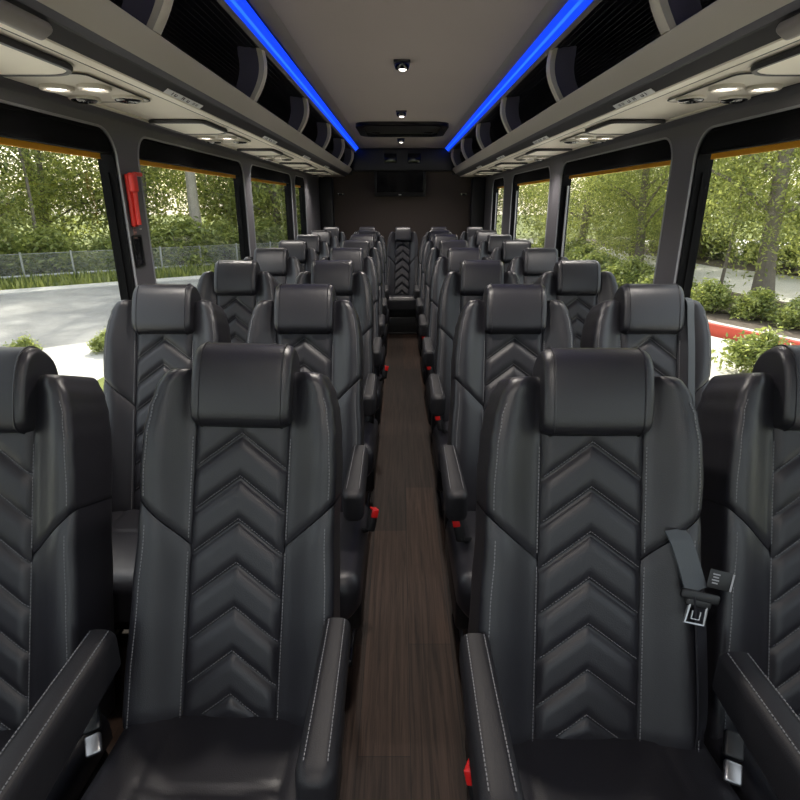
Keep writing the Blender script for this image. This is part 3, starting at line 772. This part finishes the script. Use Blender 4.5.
flat('footpath', [(7.7, 40), (7.7, 20), (9.2, 13.2), (12.5, 6), (16, 6), (15.6, 14), (12.2, 22), (10.6, 40)], M['concrete'], GZ+.10)
flat('verge_soil_ground', [(10.6, 40), (12.2, 22), (15.6, 14), (18, 14), (15, 24), (13, 40)], M['soil'], GZ+.11)
flat('far_road', [(14, 40), (16, 24), (19, 14), (26, 14), (24, 40)], M['concrete'], GZ+.08)

def leaf_mesh(name, clusters, per, size, m, seed, up=.35):
    r = random.Random(seed); mb = MB(); V = []; F = []
    for (c, rad) in clusters:
        for _ in range(per):
            d = Vector((r.gauss(0, 1), r.gauss(0, 1), r.gauss(0, .75)))*rad*.55
            p = c+d
            n = Vector((r.uniform(-1, 1), r.uniform(-1, 1), r.uniform(-.5, 1)+up)).normalized()
            t = n.orthogonal().normalized(); t.rotate(Matrix.Rotation(r.uniform(0, 6.28), 3, n)); w = n.cross(t)
            L = size*r.uniform(.65, 1.35); W = L*.42; o = len(V)
            V += [p-t*L*.5, p+w*W*.5-t*L*.05+n*L*.05, p+t*L*.55-n*L*.06, p-w*W*.5-t*L*.05+n*L*.05]; F.append((o, o+1, o+2, o+3))
    me = bpy.data.meshes.new(name); me.from_pydata([tuple(v) for v in V], [], F); me.materials.append(m); return me
def tree_proto(seed, h, base, rad, leaf, m, bark, trunk_r, per=70, ncl=70, lean=0):
    r = random.Random(seed)
    tb = MB(); pts = [Vector((lean*u*h*.3+.12*math.sin(u*5+seed), .10*math.cos(u*4+seed)-.10*math.cos(seed), h*.85*u)) for u in [i/9 for i in range(10)]]
    tb.tube(pts, [trunk_r*(1.25 if i == 0 else 1)*(1-.085*i) for i in range(10)], 10)
    bmb = MB(); cl = []
    for k in range(16):
        u = r.uniform(.12, .9); z = base+(h*.8-base)*u; a = r.uniform(0, 6.28); i = min(8, int(z/(h*.85)*9)); p = pts[i].lerp(pts[i+1], .5)
        L = rad*r.uniform(.6, 1.0)*(1-.4*u); e = p+Vector((math.cos(a)*L, math.sin(a)*L, L*r.uniform(.2, .7)))
        bmb.tube([p, p.lerp(e, .5)+Vector((0, 0, .08*L)), e], [trunk_r*.32, trunk_r*.2, trunk_r*.07], 6)
        cl += [(e, rad*.34), (p.lerp(e, .6), rad*.3)]
    while len(cl) < ncl:
        a = r.uniform(0, 6.28); q_ = math.sqrt(r.random()); z = r.uniform(0, 1); w = math.sin(math.pi*min(1, .18+z*.80))
        cl.append((Vector((math.cos(a)*q_*rad*w+lean*h*.2, math.sin(a)*q_*rad*w, base+(h-base)*z)), rad*.30))
    return (tb.mesh('trunk', bark), bmb.mesh('branches', bark), leaf_mesh('crown', cl, per, leaf, m, seed))
PT = [tree_proto(1, 9.5, .3, 2.7, .17, M['leafA'], M['bark'], .14, 140, 90), tree_proto(2, 10, .5, 2.9, .17, M['leafB'], M['bark'], .17, 140, 90),
      tree_proto(3, 13, 4.4, 2.6, .14, M['leafA'], M['barkpale'], .27, 150, 80, lean=.04), tree_proto(4, 8, .2, 2.5, .16, M['leafB'], M['bark'], .09, 140, 90),
      tree_proto(5, 10, 1.35, 3.1, .125, M['leafA'], M['bark'], .27, 270, 105, lean=.05), tree_proto(6, 9, 4.2, 1.5, .13, M['leafA'], M['bark'], .075, 90, 40, lean=-.03)]
def tree(i, x, y, sc, rz, label, group, z=GZ):
    t = empty('tree', (x, y, z), rz, label, 'tree', group); t.scale = (sc,)*3
    a, b_, c = PT[i]; tr = link('trunk', a, t); link('branches', b_, tr); link('crown', c, t); return t
G1 = 'woodland trees behind the chain link fence'
LT = [(2, -8.75, 25.2, 1.0, 0, 'pale thick trunked tree rising behind the fence'),
      (5, -13.45, 21.4, 1.0, 1.0, 'slender dark trunked tree behind the fence in the first window')]
rr = random.Random(21)
for k in range(12):      # front rank just behind the fence
    a_ = -16+3.1*k+rr.uniform(-.5, .5); p = rd(a_, 13.6+rr.uniform(0, 1.2))
    if min((Vector(p)-Vector((x[1], x[2]))).length - (2.6 if x[0] == 2 else .4) for x in LT[:2]) > 1.0: LT.append(((0, 1, 3)[k % 3], p[0], p[1], rr.uniform(1.15, 1.4), rr.uniform(0, 6), None))
for k in range(10):      # second rank
    p = rd(-20+4.4*k+rr.uniform(-1, 1), 17.5+rr.uniform(0, 1.5)); LT.append(((1, 0)[k % 2], p[0], p[1], rr.uniform(1.0, 1.3), rr.uniform(0, 6), None))
for k in range(11):       # third rank
    p = rd(-26+5.6*k+rr.uniform(-1, 1), 25+rr.uniform(0, 2)); LT.append(((0, 1)[k % 2], p[0], p[1], rr.uniform(1.5, 1.8), rr.uniform(0, 6), None))
for i, x, y, s, a, lb in LT: tree(i, x, y, s, a, lb or 'leafy green woodland tree standing behind the chain link fence', G1 if not lb else 'marked woodland trees')
G2 = 'trees beyond the red kerb'
RT = [(4, 8.75, 13.7, .85, 1.4, 'thick trunked tree in the planting bed behind the red kerb'), (5, 8.30, 14.7, .62, .4, 'thin stemmed tree just behind the thick trunked one'),
      (5, 9.7, 13.3, .62, 2.4, 'slanting thin tree beside the footpath'),
      (4, 7.4, 18.0, .62, 3.4, None), (1, 10.1, 25.0, .9, 4.2, 'lone trunked tree seen through the second window past the footpath'), (4, 7.0, 22.5, .7, 5.0, None), (0, 13.6, 19.5, .95, .8, None),
      (1, 17.0, 17.5, 1.0, 1.9, None), (0, 12.8, 29, 1.1, 2.7, None), (1, 8.2, 31, 1.0, 4.8, None), (0, 14.9, 11.6, .9, 3.9, None), (1, 20, 26, 1.3, .2, None), (0, 16.5, 33, 1.3, 5.7, None), (0, 22, 18, 1.3, 1.1, None), (1, 10.5, 40, 1.3, 2.0, None), (0, 5.4, 40, 1.2, 4.0, None), (1, 17.5, 13.2, 1.0, 2.2, None), (0, 19.5, 20.5, 1.15, 3.2, None), (1, 16.2, 23.0, 1.1, 5.2, None), (0, 13.2, 25.5, 1.0, 1.6, None), (1, 21.5, 12.5, 1.2, 4.1, None)]
for i, x, y, s, a, lb in RT: tree(i, x, y, s, a, lb or 'leafy green tree growing beyond the red kerb and footpath', G2 if not lb else 'marked kerbside trees', GZ+(.15 if x < 14 else 0))

def bush_proto(seed, per, size, m):
    r = random.Random(seed); cl = []
    for _ in range(34):
        a = r.uniform(0, 6.28); e = r.uniform(.05, 1.35); q_ = r.uniform(.55, 1)
        cl.append((Vector((math.cos(a)*math.cos(e)*.42*q_, math.sin(a)*math.cos(e)*.42*q_, .10+math.sin(e)*.46*q_)), .16))
    st = MB()
    for k in range(9):
        a = k*.7; st.tube([(0, 0, -.03), (math.cos(a)*.12, math.sin(a)*.12, .2), (math.cos(a)*.26, math.sin(a)*.26, .42)], [.014, .010, .005], 5)
    return st.mesh('stems', M['bark']), leaf_mesh('foliage', cl, per, size, m, seed, .8)
BP = [bush_proto(11, 130, .075, M['leafC']), bush_proto(12, 110, .085, M['leafC'])]
def bush(x, y, s, rz, label, group, z=GZ+.2, i=0):
    t = empty('shrub', (x, y, z), rz, label, 'shrub', group); t.scale = (s,)*3
    link('stems', BP[i][0], t); link('foliage', BP[i][1], t)
bush(5.20, 7.85, 1.12, .3, 'round bright green shrub on the pale paving before the red kerb', 'paving shrubs', GZ+.03)
bush(-5.98, 8.65, .56, 1.2, 'bright shrub at the road edge just above the window seat headrest', 'roadside shrubs', GZ+.1)
bush(-4.88, 9.1, .56, 2.2, 'bright shrub at the road edge beside the second row seat', 'roadside shrubs', GZ+.1)
r = random.Random(5)
k = 0
for (x, y, s) in ((6.70, 12.3, 1.1), (7.20, 11.4, 1.0), (7.55, 10.4, 1.05), (8.1, 9.4, 1.0), (8.6, 8.3, 1.05), (6.2, 13.6, 1.1), (6.1, 15.2, 1.4), (6.0, 17, 1.4), (7.0, 14.2, .9), (6.9, 16.4, 1.0), (6.1, 19.2, 1.5), (6.6, 21.6, 1.5), (6.2, 24.5, 1.5)):
    bush(x, y, s, r.uniform(0, 6), 'leafy shrub in the planting bed behind the red kerb', 'shrubs behind the red kerb', GZ+.2, k % 2); k += 1
for kk in range(18):
    p = rd(-17+2.1*kk, 12.7+r.uniform(-.2, .6)); bush(p[0], p[1], r.uniform(2.2, 3.4), r.uniform(0, 6), 'undergrowth shrub at the foot of the woodland behind the fence', 'undergrowth shrubs behind the fence', GZ, kk % 2)
for kk in range(11):
    bush(13.4+r.uniform(-.8, .8)+kk*.25, 36-kk*2.1, r.uniform(1.2, 1.9), r.uniform(0, 6), 'low shrub on the far verge past the footpath', 'far verge shrubs', GZ+.1, kk % 2)
# tall grass on the strip between road and fence
gm = MB(); r = random.Random(9)
for _ in range(5200):
    x, y = rd(r.uniform(-16, 16), r.uniform(9.15, 11.6)); h = r.uniform(.12, .34); a = r.uniform(0, 6.28); dx, dy = math.cos(a)*.05, math.sin(a)*.05; lx, ly = r.uniform(-.08, .08), r.uniform(-.08, .08)
    gm.add([(x-dx, y-dy, GZ), (x+dx, y+dy, GZ), (x+lx, y+ly, GZ+h)], [(0, 1, 2)])
tag(gm.build('grass', M['leafB'], smooth=0), 'rough green grass on the strip before the chain link fence', 'grass', kind='stuff')

# fence: posts, rails, mesh
fo = rd(0, 11.7); fz = empty('chain_link_fence', (fo[0], fo[1], GZ), math.atan2(U.y, U.x), 'low galvanised chain link fence along the far side of the road', 'fence')
q = MB(); q.box((0, 0, .42), (44, .004, .80)); q.build('chain_link_mesh', M['chain'], fz, 0)
q = MB(); q.tube([(-22, 0, .12), (22, 0, .12)], .045, 8); q.build('bottom_rail', M['galv'], fz)
q = MB(); q.tube([(-22, 0, .84), (22, 0, .84)], .009, 8); q.build('top_rail', M['galv'], fz)
pm = MB(); pm.tube([(0, 0, 0), (0, 0, .90)], .035, 8); pm = pm.mesh('post', M['galv'])
for kk in range(30): link('post', pm, fz, (-21.5+1.48*kk, -.03, 0))

# ------------------------------------------------------------------ LIGHT
w = bpy.data.worlds.new('sky'); SC.world = w; w.use_nodes = True
nt = w.node_tree; bg = nt.nodes['Background']; sk = nt.nodes.new('ShaderNodeTexSky'); sk.sky_type = 'NISHITA'; sk.sun_disc = False
sk.sun_elevation = R(37); sk.sun_rotation = R(-6); sk.dust_density = 3; sk.air_density = 1; sk.ozone_density = 1
mx = nt.nodes.new('ShaderNodeMix'); mx.data_type = 'RGBA'; mx.inputs[0].default_value = .6; mx.inputs[7].default_value = (3.6, 3.6, 3.5, 1)
nt.links.new(sk.outputs['Color'], mx.inputs[6]); nt.links.new(mx.outputs[2], bg.inputs['Color']); bg.inputs['Strength'].default_value = .66
sl = bpy.data.lights.new('sun', 'SUN'); sl.energy = 11.0; sl.angle = R(1.0); sl.color = (1, .95, .86)
so_ = bpy.data.objects.new('sun', sl); COL.objects.link(so_)
az, el = R(-6), R(37)
dirv = -Vector((math.sin(az)*math.cos(el), math.cos(az)*math.cos(el), math.sin(el)))
so_.rotation_euler = dirv.to_track_quat('-Z', 'Y').to_euler(); so_.location = (0, 0, 20)

SC.view_settings.view_transform = 'Standard'; SC.view_settings.look = 'None'; SC.view_settings.exposure = .12; SC.view_settings.gamma = 1; SC.view_settings.use_curve_mapping = False
SC.render.film_transparent = False
cy = SC.cycles
cy.max_bounces = 10; cy.diffuse_bounces = 5; cy.glossy_bounces = 4; cy.transparent_max_bounces = 16; cy.transmission_bounces = 6
cy.use_denoising = True; cy.sample_clamp_indirect = 6; cy.caustics_reflective = False; cy.caustics_refractive = False
